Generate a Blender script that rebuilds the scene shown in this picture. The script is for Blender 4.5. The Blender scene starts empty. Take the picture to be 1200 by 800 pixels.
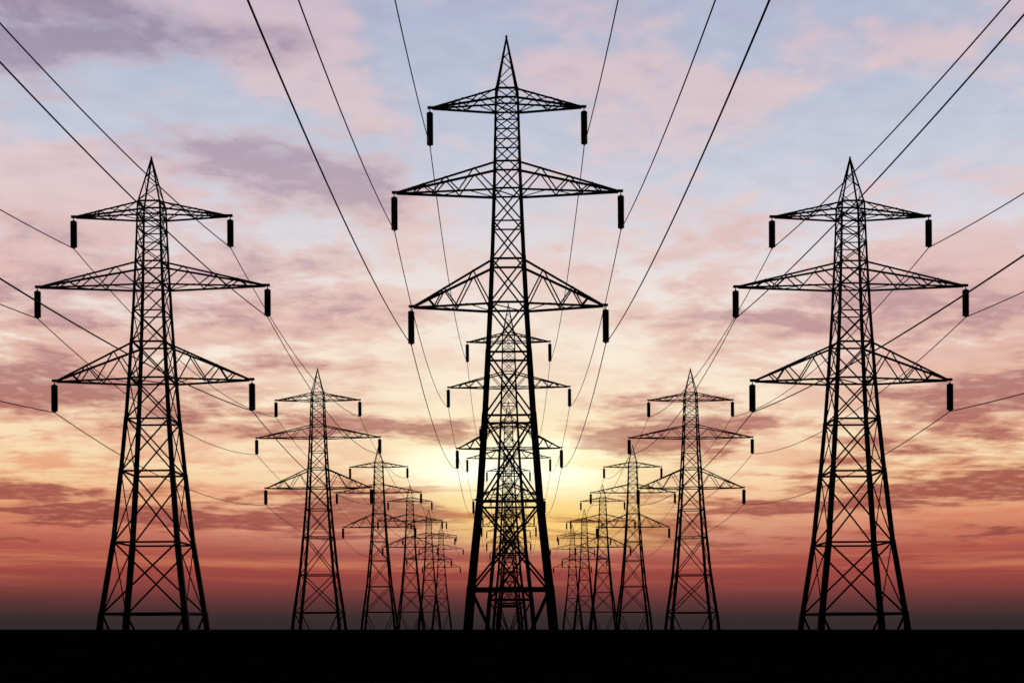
import bpy, bmesh, math, random
from mathutils import Vector, Matrix

C = bpy.context.scene.collection
scene = bpy.context.scene
PX = 1500.0          # focal length in photo pixels (1200 wide): a 45 mm lens
VX = 595.5           # photo column of the vanishing point
EYE = 1.6
HOR = 737.0

# ------------------------------------------------------------------ camera
cam_d = bpy.data.cameras.new('camera')
cam = bpy.data.objects.new('camera', cam_d)
C.objects.link(cam)
cam.location = (0, 0, EYE)
cam.rotation_euler = (math.radians(90), 0, 0)
cam_d.sensor_width = 36.0
cam_d.lens = 36.0 * PX / 1200.0
cam_d.shift_x = (600 - VX) / 1200.0
cam_d.shift_y = (HOR - 400) / 1200.0
cam_d.clip_start = 0.1
cam_d.clip_end = 60000
scene.camera = cam

vs = scene.view_settings
vs.view_transform = 'Standard'
vs.look = 'None'
vs.exposure = 0.0
vs.gamma = 1.0
vs.use_curve_mapping = False

SUN_AZ = math.degrees(math.atan((628 - VX) / PX))      # degrees right of the row's direction
SUN_EL = math.degrees(math.atan((HOR - 585) / PX))

# ------------------------------------------------------------------ sky
world = bpy.data.worlds.new('World')
scene.world = world
world.use_nodes = True
NT = world.node_tree
NT.nodes.clear()


class E:
    """a scalar socket with arithmetic"""
    def __init__(s, sock): s.s = sock
    def __add__(a, b): return m_('ADD', a, b)
    __radd__ = __add__
    def __sub__(a, b): return m_('SUBTRACT', a, b)
    def __rsub__(a, b): return m_('SUBTRACT', b, a)
    def __mul__(a, b): return m_('MULTIPLY', a, b)
    __rmul__ = __mul__
    def __truediv__(a, b): return m_('DIVIDE', a, b)
    def __rtruediv__(a, b): return m_('DIVIDE', b, a)


def put(sock, v):
    if isinstance(v, E): NT.links.new(v.s, sock)
    else: sock.default_value = v


def m_(op, a, b=0.0, c=0.0, clamp=False):
    n = NT.nodes.new('ShaderNodeMath'); n.operation = op; n.use_clamp = clamp
    put(n.inputs[0], a); put(n.inputs[1], b); put(n.inputs[2], c)
    return E(n.outputs[0])


def clamp(a): return m_('ADD', a, 0.0, clamp=True)


def sstep(x, lo, hi):
    n = NT.nodes.new('ShaderNodeMapRange'); n.interpolation_type = 'SMOOTHSTEP'
    put(n.inputs['Value'], x)
    n.inputs['From Min'].default_value = lo; n.inputs['From Max'].default_value = hi
    return E(n.outputs[0])


def vec(x, y, z):
    n = NT.nodes.new('ShaderNodeCombineXYZ')
    put(n.inputs[0], x); put(n.inputs[1], y); put(n.inputs[2], z)
    return E(n.outputs[0])


def noise(v, scale, detail=5.0, rough=0.55, dist=0.0, lac=2.0):
    n = NT.nodes.new('ShaderNodeTexNoise'); n.noise_dimensions = '3D'
    put(n.inputs['Vector'], v)
    n.inputs['Scale'].default_value = scale; n.inputs['Detail'].default_value = detail
    n.inputs['Roughness'].default_value = rough; n.inputs['Distortion'].default_value = dist
    n.inputs['Lacunarity'].default_value = lac
    return E(n.outputs[0])


def lin(c):
    f = lambda v: v / 12.92 if v <= 0.04045 else ((v + 0.055) / 1.055) ** 2.4
    return tuple(f(x / 255.0) for x in c)


def ramp(x, stops, lo, hi):
    n = NT.nodes.new('ShaderNodeValToRGB')
    r = n.color_ramp; r.interpolation = 'EASE' if False else 'LINEAR'
    put(n.inputs[0], (x - lo) * (1.0 / (hi - lo)))
    stops = sorted(stops)
    els = r.elements
    while len(els) < len(stops): els.new(0.5)
    for e, (p, c) in zip(els, stops):
        e.position = (p - lo) / (hi - lo)
    for e, (p, c) in zip(els, stops):
        e.color = (*lin(c), 1)
    return E(n.outputs[0])


def mix(f, a, b, mode='MIX'):
    n = NT.nodes.new('ShaderNodeMix'); n.data_type = 'RGBA'; n.blend_type = mode
    n.clamp_factor = True
    put(n.inputs[0], f)
    for sock, v in ((n.inputs[6], a), (n.inputs[7], b)):
        if isinstance(v, E): NT.links.new(v.s, sock)
        else: sock.default_value = (*v, 1)
    return E(n.outputs[2])


tc = NT.nodes.new('ShaderNodeTexCoord')
sp = NT.nodes.new('ShaderNodeSeparateXYZ')
NT.links.new(tc.outputs['Generated'], sp.inputs[0])
dx, dy, dz = (E(sp.outputs[i]) for i in range(3))
RAD = 180 / math.pi
az = m_('ARCTAN2', dx, dy) * RAD                 # degrees, 0 straight along the rows
el = m_('ARCSINE', dz) * RAD                     # degrees above the horizon


def ae(px, py):
    a = px - VX; b = HOR - py
    return math.degrees(math.atan2(a, PX)), math.degrees(math.atan2(b, math.hypot(PX, a)))


def elp(py): return ae(VX, py)[1]


# clouds lie on a high flat layer: they shrink and flatten towards the horizon
inv = 1.0 / (m_('MAXIMUM', dz, 0.0) + 0.11)
cx, cy = dx * inv, dy * inv
P = vec(cx, cy, 0.0)


def blob(px, py, sx, sy, amt, warp=None):
    """an uneven bank of cloud at one place in the sky, softened at the edges"""
    a0, e0 = ae(px, py)
    k = RAD / PX
    qx = (azw - a0) * (1.0 / (sx * k)); qy = (elw - e0) * (1.0 / (sy * k))
    return m_('EXPONENT', (qx * qx + qy * qy) * -1.0) * amt


# the outlines of the banks are ragged: shift the direction with noise first
w1 = noise(P, 1.5, 5, 0.6)
w2 = noise(vec(cx + 17.3, cy + 4.1, 3.0), 1.5, 5, 0.6)
azw = az + (w1 - 0.5) * 5.0
elw = el + (w2 - 0.5) * 2.4


def total(lst):
    t = None
    for b in lst:
        e = blob(*b)
        t = e if t is None else t + e
    return t


# --- clear air between the clouds
T = elp
gap = ramp(el, [
    (T(737), (52, 41, 46)), (T(722), (62, 46, 51)), (T(700), (98, 57, 60)), (T(672), (146, 70, 66)), (T(640), (186, 96, 78)),
    (T(612), (216, 138, 104)), (T(585), (240, 184, 136)), (T(555), (247, 214, 168)),
    (T(520), (249, 222, 182)), (T(470), (249, 228, 202)), (T(420), (246, 231, 218)),
    (T(350), (234, 226, 228)), (T(280), (217, 214, 223)), (T(200), (199, 204, 219)),
    (T(110), (186, 194, 214)), (T(0), (178, 184, 208)), (40, (110, 122, 165)), (65, (50, 60, 95)), (90, (24, 30, 52))], 0, 90)
# --- thin lit cloud
lit = ramp(el, [
    (T(737), (54, 42, 46)), (T(700), (104, 58, 58)), (T(672), (154, 72, 66)), (T(640), (182, 90, 74)),
    (T(612), (214, 120, 88)), (T(585), (230, 150, 108)), (T(550), (234, 168, 128)),
    (T(500), (230, 174, 146)), (T(440), (228, 184, 172)), (T(380), (226, 188, 182)), (T(300), (226, 196, 196)),
    (T(200), (224, 200, 204)), (T(100), (224, 196, 198)), (T(0), (212, 186, 198)), (40, (130, 112, 140)), (65, (52, 52, 78)), (90, (26, 28, 46))], 0, 90)
# --- thick cloud seen from its unlit side
shade = ramp(el, [
    (T(737), (50, 40, 45)), (T(700), (88, 52, 56)), (T(672), (130, 62, 62)), (T(640), (144, 68, 67)),
    (T(612), (154, 77, 71)), (T(580), (160, 84, 74)), (T(540), (170, 94, 82)), (T(500), (174, 106, 98)),
    (T(450), (180, 124, 120)), (T(390), (190, 148, 150)), (T(320), (196, 166, 172)), (T(220), (182, 162, 176)),
    (T(120), (164, 150, 172)), (T(0), (146, 136, 164)), (40, (90, 86, 115)), (65, (40, 42, 64)), (90, (20, 24, 40))], 0, 90)

nA = noise(P, 3.0, 9, 0.60, 0.25)
nB = noise(vec(cx + 31.7, cy - 12.2, 5.0), 2.9, 9, 0.62, 0.3)
nC = noise(vec(cx * 0.35 + 3.7, cy + 2.2, 9.0), 7.0, 5, 0.55, 0.2)     # long wind-drawn streaks
nD = noise(vec(cx * 0.8 + 8.1, cy + 7.7, 1.0), 7.5, 6, 0.58, 0.2)      # small puffs

nE = noise(vec(cx * 0.9 + 2.2, cy - 5.1, 4.0), 17.0, 4, 0.52, 0.3)      # mottling inside the clouds
nS = noise(vec(az * 0.06, el * 1.15, 2.0), 1.0, 8, 0.62, 0.15)        # level streaks low in the west

lit_banks = total([
    (60, 215, 90, 34, .30), (345, 85, 95, 55, .40), (60, 5, 60, 16, .3), (290, 15, 80, 26, .3), (670, 84, 110, 26, .38), (770, 40, 90, 40, .12), (700, 30, 160, 50, -.1), (480, 60, 60, 60, -.16), (1050, 50, 100, 30, .24),
    (860, 110, 90, 22, .16), (620, 10, 110, 22, .14), (960, 210, 120, 30, .14), (80, 300, 120, 40, .18), (1100, 330, 110, 40, .34), (1080, 420, 140, 36, .26),
    (300, 390, 120, 30, .16), (860, 330, 80, 24, .12), (450, 350, 90, 22, .16), (100, 420, 70, 20, .22), (1190, 160, 40, 60, .1),
    (220, 130, 160, 50, -.30), (990, 130, 90, 60, -.20), (1120, 170, 150, 70, -.2), (860, 30, 50, 40, -.1), (1040, 100, 50, 40, -.0), (590, 180, 60, 40, -.1),
    (680, 230, 120, 40, -.1), (520, 60, 90, 40, -.06), (30, 90, 60, 30, -.1)])
shade_banks = total([
    (130, 48, 190, 36, .46), (20, 30, 90, 50, .2), (270, 40, 60, 40, -.1), (300, 35, 90, 30, .1), (320, 205, 170, 36, .36), (430, 225, 60, 24, .12), (20, 350, 60, 30, .1),
    (230, 345, 150, 30, .22), (120, 300, 70, 24, .08), (400, 300, 90, 22, .12), (1100, 380, 160, 40, .22), (1000, 360, 80, 26, .14), (1150, 470, 130, 30, .34),
    (1180, 440, 60, 24, .14), (60, 455, 140, 28, .34), (250, 480, 120, 20, .16), (470, 507, 110, 17, .42), (730, 525, 90, 18, .36), (850, 510, 80, 20, .26),
    (760, 470, 80, 18, .2), (480, 598, 120, 20, .44), (420, 630, 120, 20, .2), (45, 577, 40, 10, .42), (120, 600, 120, 14, .22), (260, 600, 120, 18, .22), (1080, 520, 120, 16, .18),
    (1120, 565, 140, 16, .30), (900, 560, 80, 12, .18), (950, 600, 140, 16, .16), (740, 610, 80, 14, .1), (480, 575, 60, 10, .1), (705, 588, 70, 8, .42), (560, 600, 120, 8, .3), (680, 628, 90, 7, .35), (540, 568, 50, 6, .2),
    (520, 440, 120, 40, -.2), (680, 430, 110, 40, -.2), (940, 440, 100, 30, -.2), (230, 545, 180, 22, -.28), (900, 535, 100, 14, -.2),
    (600, 570, 150, 36, -.35), (500, 548, 80, 14, -.25), (850, 570, 120, 10, -.2), (330, 530, 120, 16, -.2), (1020, 480, 100, 14, -.15), (640, 560, 80, 50, -.2), (1000, 120, 260, 90, -.3), (600, 120, 200, 90, -.3), (600, 300, 160, 60, -.16), (220, 120, 140, 40, -.2)])

k = RAD / PX
def glow(px, py, sx, sy):
    a_, e_ = ae(px, py)
    qx = (az - a_) * (1.0 / (sx * k)); qy = (el - e_) * (1.0 / (sy * k))
    return m_('EXPONENT', (qx * qx + qy * qy) * -1.0)

low = 1.0 - sstep(el, T(600), T(400))      # streaks take over near the horizon
vlow = 1.0 - sstep(el, T(600), T(510))
soft = 1.0 - low
hi = sstep(el, T(330), T(180))
m_lit = sstep(nA + lit_banks - hi * 0.03 + (nD - 0.5) * 0.75 + (nE - 0.5) * 0.40 + (nC - 0.5) * low * 0.5 + (nS - 0.5) * vlow * 0.8, 0.36, 0.66)
m_sh = sstep(nB + shade_banks + (nD - 0.5) * 0.75 + (nE - 0.5) * 0.36 + (nC - 0.5) * low * 0.8 + (nS - 0.5) * vlow * 1.5
             + 0.10 * glow(150, 600, 420, 26) + 0.12 * glow(1080, 590, 330, 30) + 0.07 * sstep(el, T(640), T(480)) * (1.0 - sstep(el, T(330), T(220))), 0.51, 0.84)

# --- the sun's glow through the haze
k = RAD / PX
g_wide = glow(605, 480, 330, 150)
g_mid = glow(612, 562, 140, 56)
ragged = (nS - 0.5) * 1.6 + (nD - 0.5) * 1.2
g_core = sstep(glow(626, 560, 120, 64) + ragged * 0.6, 0.22, 1.15)
g_core2 = sstep(glow(515, 545, 80, 32) + ragged * 0.6, 0.3, 1.0)
g_low = glow(636, 606, 130, 42)

col = mix(m_lit * (0.95 - 0.22 * sstep(el, T(300), T(100))), gap, lit)
col = mix(m_sh * (0.93 + clamp((nE - 0.5) * 2.0) * -0.8), col, shade)
# cloud edges catch the low sun
edge = m_sh * (1.0 - m_sh) * 4.0
col = mix(edge * 0.38 * (1.0 - sstep(el, T(330), T(60)) * 0.6), col, ramp(el, [(T(640), (206, 112, 84)), (T(560), (242, 180, 128)), (T(430), (242, 196, 172)), (T(200), (232, 200, 200))], 0, 30))
# mottled light and shade inside the banks
col = mix(clamp((nE - 0.5) * 1.1) * (0.35 + soft * 0.3), col, mix(0.55, col, lin((255, 236, 226))))
col = mix(clamp((nE - 0.5) * -1.1) * (0.35 + soft * 0.3), col, shade)
thin = 1.0 - m_sh * 0.72
col = mix(g_wide * 0.62 * (1.0 - m_sh * 0.85), col, lin((255, 241, 212)))
col = mix(g_mid * 0.84 * thin, col, lin((255, 231, 146)))
col = mix((g_core + g_core2 * 0.6) * (1.0 - m_sh * 0.55), col, tuple(1.25 * c for c in lin((255, 252, 226))))
# the murk along the ground lies in front of the glow
murkc = ramp(el, [(T(737), (50, 42, 43)), (T(722), (60, 46, 47)), (T(704), (98, 54, 54)), (T(684), (142, 67, 62)), (T(668), (162, 75, 67)), (T(640), (176, 82, 70)), (T(610), (196, 102, 80)), (T(590), (206, 120, 92))], 0, T(560))
band = sstep(el, T(700), T(645))
st = (nS - 0.5) * band
murkc2 = mix(clamp(st * 4.2), murkc, lin((236, 150, 106)))
murkc2 = mix(clamp(st * -3.6), murkc2, lin((132, 60, 60)))
m_low = 1.0 - sstep(el + (nS - 0.5) * 1.6, T(672), T(622))
col = mix(m_low, col, murkc2)
col = mix(sstep(g_low + ragged * 0.6, 0.12, 1.05) * sstep(el + (nS - 0.5) * 1.2, T(676), T(626)) * 0.9, col, lin((251, 208, 114)))
bars = sstep(nS + (nC - 0.5) * 0.8, 0.50, 0.64) * glow(600, 604, 210, 30)
col = mix(bars * 0.75, col, lin((196, 116, 84)))

# away from the sunset the evening sky grows dark
cosang = dx * math.sin(math.radians(SUN_AZ)) + dy * math.cos(math.radians(SUN_AZ))
front = sstep(cosang, -0.35, 0.80) * 0.96 + 0.04
colf = mix(1.0 - front, col, (0.008, 0.008, 0.012))

bg = NT.nodes.new('ShaderNodeBackground')
NT.links.new(colf.s, bg.inputs[0])
bg.inputs[1].default_value = 1.0
wo = NT.nodes.new('ShaderNodeOutputWorld')
NT.links.new(bg.outputs[0], wo.inputs[0])

# ------------------------------------------------------------------ sun (low, veiled by cloud, straight behind the middle row)
sun_d = bpy.data.lights.new('sun', 'SUN')
sun_d.energy = 0.5
sun_d.angle = math.radians(3)
sun_d.color = (1.0, 0.72, 0.42)
sun = bpy.data.objects.new('sun', sun_d)
C.objects.link(sun)
sdir = Vector((math.sin(math.radians(SUN_AZ)) * math.cos(math.radians(SUN_EL)),
               math.cos(math.radians(SUN_AZ)) * math.cos(math.radians(SUN_EL)), math.sin(math.radians(SUN_EL))))
sun.rotation_euler = sdir.to_track_quat('Z', 'Y').to_euler()
sun.location = sdir * 400


# ------------------------------------------------------------------ materials
def material(name, c1, c2, scale, rough, spec=0.2, bump=0.0, metal=0.0):
    m = bpy.data.materials.new(name); m.use_nodes = True
    nt = m.node_tree; b = nt.nodes['Principled BSDF']
    t = nt.nodes.new('ShaderNodeTexCoord'); n = nt.nodes.new('ShaderNodeTexNoise')
    n.inputs['Scale'].default_value = scale; n.inputs['Detail'].default_value = 6
    nt.links.new(t.outputs['Object'], n.inputs['Vector'])
    r = nt.nodes.new('ShaderNodeValToRGB')
    r.color_ramp.elements[0].position = 0.35; r.color_ramp.elements[1].position = 0.68
    r.color_ramp.elements[0].color = (*c1, 1); r.color_ramp.elements[1].color = (*c2, 1)
    nt.links.new(n.outputs[0], r.inputs[0]); nt.links.new(r.outputs[0], b.inputs['Base Color'])
    b.inputs['Roughness'].default_value = rough
    b.inputs['Specular IOR Level'].default_value = spec
    b.inputs['Metallic'].default_value = metal
    if bump:
        bp = nt.nodes.new('ShaderNodeBump'); bp.inputs['Strength'].default_value = bump
        nt.links.new(n.outputs[0], bp.inputs['Height']); nt.links.new(bp.outputs[0], b.inputs['Normal'])
    return m


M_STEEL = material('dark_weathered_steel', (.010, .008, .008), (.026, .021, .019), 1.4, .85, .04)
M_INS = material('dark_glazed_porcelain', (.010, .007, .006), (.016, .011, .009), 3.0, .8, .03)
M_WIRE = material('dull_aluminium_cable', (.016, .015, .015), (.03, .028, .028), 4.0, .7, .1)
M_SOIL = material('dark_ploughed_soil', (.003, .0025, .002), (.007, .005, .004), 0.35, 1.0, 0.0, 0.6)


# ------------------------------------------------------------------ mesh helpers
def link(name, bm, mat, parent=None, loc=None):
    me = bpy.data.meshes.new(name)
    bm.normal_update(); bm.to_mesh(me); bm.free()
    me.materials.append(mat)
    o = bpy.data.objects.new(name, me); C.objects.link(o)
    if parent: o.parent = parent
    if loc is not None: o.location = loc
    return o


def sweep(bm, p, q, prof, a, b):
    """extrude the closed 2-D outline prof (in axes a, b) from p to q"""
    n = len(prof)
    lo = [bm.verts.new(p + a * x + b * y) for x, y in prof]
    hi = [bm.verts.new(q + a * x + b * y) for x, y in prof]
    for i in range(n):
        j = (i + 1) % n
        bm.faces.new((lo[i], lo[j], hi[j], hi[i]))
    bm.faces.new(lo[::-1]); bm.faces.new(hi)


def bar(bm, p, q, w, t=None, ref=Vector((0, 1, 0))):
    """a flat strut of width w and thickness t; its broad side lies across ref"""
    p, q = Vector(p), Vector(q)
    d = (q - p).normalized()
    a = d.cross(ref)
    if a.length < 1e-3: a = d.cross(Vector((1, 0, 0)))
    a.normalize(); b = d.cross(a).normalized()
    t = t or w * 0.45
    x, y = w / 2, t / 2
    sweep(bm, p, q, [(-x, -y), (x, -y), (x, y), (-x, y)], a, b)


def angle_iron(bm, p, q, w, t, a, b):
    """an L profile whose corner runs from p to q; flanges point along a and b"""
    p, q = Vector(p), Vector(q)
    sweep(bm, p, q, [(0, 0), (w, 0), (w, t), (t, t), (t, w), (0, w)], Vector(a), Vector(b))


def lathe(bm, prof, seg=14):
    rings = []
    for r, z in prof:
        rings.append([bm.verts.new((r * math.cos(2 * math.pi * i / seg), r * math.sin(2 * math.pi * i / seg), z)) for i in range(seg)])
    for a, b in zip(rings, rings[1:]):
        for i in range(seg):
            j = (i + 1) % seg
            f = bm.faces.new((a[i], a[j], b[j], b[i])); f.smooth = True
    bm.faces.new(rings[0][::-1]); bm.faces.new(rings[-1])


# ------------------------------------------------------------------ pylon
D0 = 135.0
S = D0 / PX
# (height above eye in photo px on the front face, width of that face in px), from the lowest girder to the shoulder
SIDE = [(18.5, 97.0), (102.5, 74.5), (186, 59.5), (247.2, 49.6), (295.3, 43.5), (337.4, 39.0), (374, 35), (405.4, 32.4),
        (431.6, 30.2), (453, 28.7), (471.5, 27.6), (487, 26.7), (502, 25.6)]
MIDW = [94.5, 72.5, 58.0, 49.2, 42.6, 37.8, 34.2, 31.6, 29.6, 28.4, 27.4, 26.4, 25.5]
MID = [((h + 21) / .825, w) for (h, w), w in zip(SIDE, MIDW)]
# arm: (level of top chord, level of bottom chord, tip half span px)
ARMS = [(12, 11, 94.0), (8, 7, 137.0), (5, 4, 118.0)]
ZIG = {0: [(0, 'b'), (.25, 't'), (.46, 'b'), (.62, 't'), (.74, 'b'), (.84, 't')],
       1: [(0, 'b'), (.21, 't'), (.36, 'b'), (.50, 't'), (.62, 'b'), (.73, 't'), (.82, 'b')],
       2: [(0, 'b'), (.24, 't'), (.44, 'b'), (.61, 't'), (.72, 'b'), (.82, 't')]}
INS_MESH = {}


def levels(kind):
    out = []
    for h, wpx in (SIDE if kind == 'side' else MID):
        w = wpx * S / (1 + wpx / (2 * PX))
        z = EYE + h * (D0 - w / 2) / PX
        out.append((z, w / 2))
    return out


def insulator(kind):
    if kind in INS_MESH: return INS_MESH[kind]
    L0, L1 = (.40, 3.15) if kind == 'side' else (.46, 3.85)
    n = 17 if kind == 'side' else 19
    bm = bmesh.new()
    R, r = .365, .322
    p = (L1 - L0) / n
    prof = [(.05, 0.02), (.05, -L0 + .12), (.14, -L0 + .10), (.16, -L0)]
    for i in range(n):
        z = -L0 - i * p
        prof += [(r, z), (R - .03, z - p * .28), (R, z - p * .48), (R - .02, z - p * .62), (r, z - p * .72)]
    prof += [(.2, -L1), (.12, -L1 - .03), (.09, -L1 - .12)]
    lathe(bm, prof[::-1])
    me = bpy.data.meshes.new('insulator_string')
    bm.normal_update(); bm.to_mesh(me); bm.free(); me.materials.append(M_INS)
    INS_MESH[kind] = (me, L1 + .10)
    return INS_MESH[kind]


def legw(i):   # flange width of the main legs per panel, stepping down at the splices
    return [.60, .53, .46, .40, .37, .32, .30, .26, .24, .21, .20, .19][i]


def pylon(kind, loc, ext, label, tilt=0.0):
    root = bpy.data.objects.new('transmission_pylon', None); C.objects.link(root)
    root.location = loc; root.rotation_euler = (0, tilt, 0)
    root['label'] = label; root['category'] = 'pylon'; root['group'] = 'lattice steel power pylons'
    L = [(z + ext, h) for z, h in levels(kind)]
    thick = .86 if kind == 'side' else 1.0
    legk = .94 if kind == 'side' else 1.06
    # foot
    slope = (L[0][1] - L[1][1]) / (L[1][0] - L[0][0]) * (0.8 if kind == 'side' else .85)
    foot = (-0.25, L[0][1] + slope * (L[0][0] + .25))
    full = [foot] + L

    # four legs of angle iron, heavier below each splice
    for sx in (-1, 1):
        for sy in (-1, 1):
            bm = bmesh.new()
            for i in range(len(full) - 1):
                (z0, h0), (z1, h1) = full[i], full[i + 1]
                w = legw(max(0, i - 1)) * (1.14 if i == 0 else 1.0) * legk
                lap = 0.25 if i < len(full) - 2 else 0.0
                d = (h1 - h0) / (z1 - z0)
                o = w * .5
                p = Vector((sx * (h0 + o), sy * (h0 + o), z0)); hq = h1 + d * lap
                q = Vector((sx * (hq + o), sy * (hq + o), z1 + lap))
                angle_iron(bm, p, q, w, w * .22, (-sx, 0, 0), (0, -sy, 0))
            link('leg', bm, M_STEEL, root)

    # lattice on the four faces
    bm = bmesh.new()
    for f in range(4):
        rot = Matrix.Rotation(f * math.pi / 2, 4, 'Z')
        nrm = rot @ Vector((0, 1, 0))
        def P3(x, h, z): return rot @ Vector((x, -h, z))
        for i, (z, h) in enumerate(L):
            w = [.32, .23, .23, .22, .22, .22, .14, .18, .18, .11, .11, .16, .2][i] * thick
            bar(bm, P3(-h, h, z), P3(h, h, z), w, .12, nrm)
        for i in range(len(L) - 1):
            (z0, h0), (z1, h1) = L[i], L[i + 1]
            w = [.21, .19, .18, .17, .16, .15, .14, .13, .11, .10, .10, .10][i] * thick
            e = .05
            bar(bm, P3(-h0, h0 + e, z0), P3(h1, h1 + e, z1), w, .07, nrm)
            bar(bm, P3(h0, h0 - e, z0), P3(-h1, h1 - e, z1), w, .07, nrm)
        z0, h0 = foot; z1, h1 = L[0]
        span = min(1.0, (z1 - z0) / (h1 * 2.2))
        bar(bm, P3(-h1, h1, z1), P3(-h1 + h1 * span, h0, z0), .24 * thick, .08, nrm)
        bar(bm, P3(h1, h1, z1), P3(h1 - h1 * span, h0, z0), .24 * thick, .08, nrm)
    # level diaphragms under each arm
    for i in (0, 4, 7, 11):
        z, h = L[i]
        bar(bm, (-h, -h, z - .12), (h, h, z - .12), .12, .08, Vector((0, 0, 1)))
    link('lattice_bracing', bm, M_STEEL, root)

    # peak
    zt, ht = L[-1]
    tip = Vector((0, 0, (EYE + 552.5 * S if kind == 'side' else EYE + 694.5 * S) + ext))
    bm = bmesh.new()
    cor = {}
    for sx in (-1, 1):
        for sy in (-1, 1):
            a = Vector((sx * (ht + .04), sy * (ht + .04), zt)); cor[sx, sy] = a
            b = tip + Vector((sx * .05, sy * .05, 0))
            angle_iron(bm, a, b, .18 * thick, .05, (-sx, 0, 0), (0, -sy, 0))
    bar(bm, tip - Vector((0, 0, .5)), tip + Vector((0, 0, .08)), .12, .12)
    fr = [0, .30, .52, .70]
    ring = [(-1, -1), (1, -1), (1, 1), (-1, 1)]
    for f in range(4):
        A, B = cor[ring[f]], cor[ring[(f + 1) % 4]]
        nrm = (B - A).cross(Vector((0, 0, 1))).normalized()
        for j in range(3):
            p, q = (A, B) if (j + f) % 2 == 0 else (B, A)
            bar(bm, p.lerp(tip, fr[j]), q.lerp(tip, fr[j + 1]), .085 * thick, .05, nrm)
    link('peak', bm, M_STEEL, root)

    # crossarms and their insulator strings
    hang = {}
    for ai, (it, ib, sp_) in enumerate(ARMS):
        zt_, ht_ = L[it]; zb_, hb_ = L[ib]
        k = 1.0 if kind == 'side' else .985
        X = sp_ * S * k
        for sx in (-1, 1):
            bm = bmesh.new()
            zc = zb_ + .06
            apex = lambda sy, up: Vector((sx * (X - .45), sy * .10, zc + (.10 if up else 0)))
            tb, bb = {}, {}
            for sy in (-1, 1):
                tb[sy] = (Vector((sx * ht_, sy * ht_, zt_)), apex(sy, True))
                bb[sy] = (Vector((sx * hb_, sy * hb_, zb_)), apex(sy, False))
                cw = [.19, .21, .23][ai] * thick
                for (p, q) in (tb[sy], bb[sy]):
                    d = (q - p).normalized()
                    n = d.cross(Vector((0, 1, 0))).normalized()
                    if n.z < 0: n = -n
                    angle_iron(bm, p, q, cw, .06, -n, Vector((0, -sy, 0)) - d * d.dot(Vector((0, -sy, 0))))
                pts = [(tb if s == 't' else bb)[sy][0].lerp((tb if s == 't' else bb)[sy][1], f) for f, s in ZIG[ai]]
                for p, q in zip(pts, pts[1:]):
                    bar(bm, p, q, [.10, .13, .14][ai] * thick, .06, Vector((0, 1, 0)))
            # bracing lying flat between the two lower and the two upper chords
            fl = [0, .3, .52, .7]
            s = 1
            for f0, f1 in zip(fl, fl[1:]):
                bar(bm, bb[s][0].lerp(bb[s][1], f0), bb[-s][0].lerp(bb[-s][1], f1), .10 * thick, .06, Vector((0, 0, 1)))
                if ai == 0:
                    bar(bm, tb[-s][0].lerp(tb[-s][1], f0), tb[s][0].lerp(tb[s][1], f1), .09 * thick, .06, Vector((0, 0, 1)))
                s = -s
            # nose plate that carries the string
            bar(bm, Vector((sx * (X - .95), 0, zc + .02)), Vector((sx * (X + .05), 0, zc + .02)), .26, .2, Vector((0, 1, 0)))
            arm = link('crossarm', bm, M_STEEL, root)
            me, ln = insulator(kind)
            ins = bpy.data.objects.new('insulator_string', me); C.objects.link(ins)
            ins.parent = arm
            ins.location = (sx * (X - .20), 0, zc - .08)
            hang[ai, sx] = Vector(loc) + Matrix.Rotation(tilt, 3, 'Y') @ Vector((sx * (X - .20), 0, zc - .08 - ln))
    return root, hang


KS = [1.0, .535, .366, .279, .226, .192]
LEFTX = [177.5, 372.2, 443.6, 480.2, 502.3, 516.8]
RIGHTX = [996.0, 809.0, 741.3, 706.2, 684.7, 670.6]
MIDX = [593.4, 595.6, 595.6, 595.6, 595.6, 595.6]
ORD_L = ['largest lattice pylon of the left row, standing nearest at far left',
         'second lattice pylon of the left row, standing clear between the largest and the cluster',
         'third lattice pylon of the left row, its tip touching the second pylon\'s insulator',
         'fourth lattice pylon of the left row, half hidden among overlapping crossarms',
         'fifth lattice pylon of the left row, small and dark red against the sunset',
         'smallest lattice pylon of the left row, farthest and next to the middle row\'s leg']
ORD_R = ['largest lattice pylon of the right row, standing nearest at far right',
         'second lattice pylon of the right row, standing clear between the largest and the cluster',
         'third lattice pylon of the right row, its tip touching the second pylon\'s insulator',
         'fourth lattice pylon of the right row, half hidden among overlapping crossarms',
         'fifth lattice pylon of the right row, small against the yellow glow',
         'smallest lattice pylon of the right row, farthest and next to the middle row\'s leg']
ORD_M = ['tallest lattice pylon in the middle, with thick black legs framing the sunset',
         'second lattice pylon of the middle row, seen inside the legs of the tallest',
         'third lattice pylon of the middle row, nested inside the second one\'s frame',
         'fourth lattice pylon of the middle row, deep inside the nested frames before the sun',
         'fifth lattice pylon of the middle row, tiny and crossed by nearer bracing',
         'smallest lattice pylon of the middle row, last inside the nested frames']
runs = {}
for kind, xs, labels, row in (('side', LEFTX, ORD_L, 'left'), ('mid', MIDX, ORD_M, 'middle'), ('side', RIGHTX, ORD_R, 'right')):
    for n, k in enumerate(KS):
        d = D0 / k
        ext = 21.2 * (1 - k) * d / PX
        x = (xs[n] - VX) * d / PX
        lean = {'left': .44, 'middle': .42, 'right': .30}[row]      # the whole line leans a touch to the left
        tilt = -math.radians(lean)
        top = (EYE + (552.5 if kind == 'side' else 694.5) * S) + ext
        x += top * math.sin(math.radians(lean))
        r, hang = pylon(kind, (x, d, 0), ext, labels[n], tilt)
        for key, p in hang.items():
            runs.setdefault((row, key), []).append(p)

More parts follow.
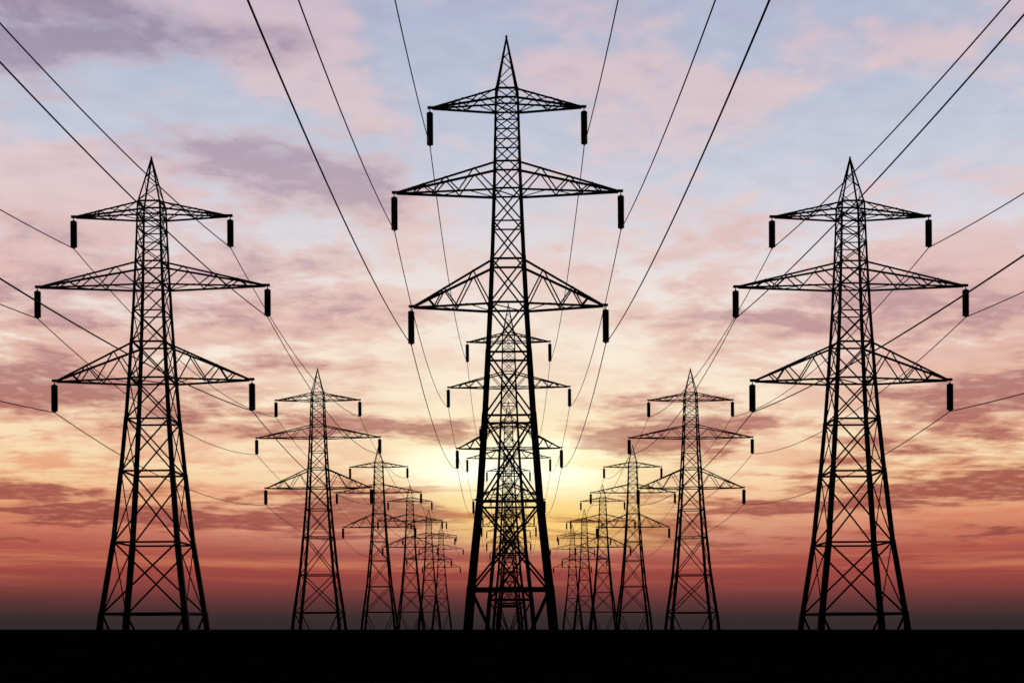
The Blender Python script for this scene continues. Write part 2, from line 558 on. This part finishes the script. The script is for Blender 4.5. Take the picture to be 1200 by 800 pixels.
# ------------------------------------------------------------------ wires
PREV = 180.0
SAG_PREV = {'left': (5.95, 4.85, 4.7), 'right': (5.75, 4.3, 4.4), 'middle': (7.2, 6.7, 5.35)}
SAG = {'left': (3.5, 3.4, 2.7), 'right': (3.5, 3.4, 2.7), 'middle': (4.0, 3.8, 3.3)}


def cable(bm, pts, r, seg=6):
    rings = []
    for i, p in enumerate(pts):
        d = (pts[min(i + 1, len(pts) - 1)] - pts[max(i - 1, 0)]).normalized()
        a = d.cross(Vector((0, 0, 1))).normalized(); b = a.cross(d)
        rings.append([bm.verts.new(p + a * r * math.cos(2 * math.pi * s / seg) + b * r * math.sin(2 * math.pi * s / seg)) for s in range(seg)])
    for a, b in zip(rings, rings[1:]):
        for i in range(seg):
            j = (i + 1) % seg
            f = bm.faces.new((a[i], a[j], b[j], b[i])); f.smooth = True
    bm.faces.new(rings[0][::-1]); bm.faces.new(rings[-1])


def span(a, b, sag, n):
    return [a.lerp(b, t / n) - Vector((0, 0, 4 * sag * (t / n) * (1 - t / n))) for t in range(n + 1)]


for (row, (ai, sx)), pts in runs.items():
    start = pts[0] - Vector((0, PREV, 0))
    line = span(start, pts[0], SAG_PREV[row][ai], 48)
    for a, b in zip(pts, pts[1:]):
        line += span(a, b, SAG[row][ai], 28)[1:]
    bm = bmesh.new(); cable(bm, line, .05)
    o = link('power_line', bm, M_WIRE)
    side = ('left' if sx < 0 else 'right')
    lvl = ('top', 'middle', 'bottom')[ai]
    o['label'] = f'power line hung from the {side} tips of the {lvl} crossarms along the {row} row'
    o['category'] = 'power line'
    o['group'] = 'power lines strung between the pylons'

# ------------------------------------------------------------------ ground
bm = bmesh.new()
random.seed(3)
R = 40000.0
xs = [-R, -6000, -1500, -600, -250, -100, -40, 0, 40, 100, 250, 600, 1500, 6000, R]
ys = [-R, -3000, -400, -60, -10, 10, 30, 60, 100, 160, 240, 400, 800, 1600, 5000, R]
def rise(x, y):
    """a long low bank in the field in front of the pylons"""
    t = max(0.0, 1 - abs(y - 95) / 38.0)
    return 1.5 * t * t * (3 - 2 * t)


ys = sorted(set(ys + [55 + 4 * i for i in range(21)]))
grid = [[bm.verts.new((x, y, rise(x, y))) for x in xs] for y in ys]
for j in range(len(ys) - 1):
    for i in range(len(xs) - 1):
        bm.faces.new((grid[j][i], grid[j][i + 1], grid[j + 1][i + 1], grid[j + 1][i]))
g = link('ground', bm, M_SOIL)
g['kind'] = 'structure'
g['label'] = 'flat dark ground running level to the horizon'
g['category'] = 'ground'

cy_ = scene.cycles
cy_.use_denoising = False
cy_.max_bounces = 3
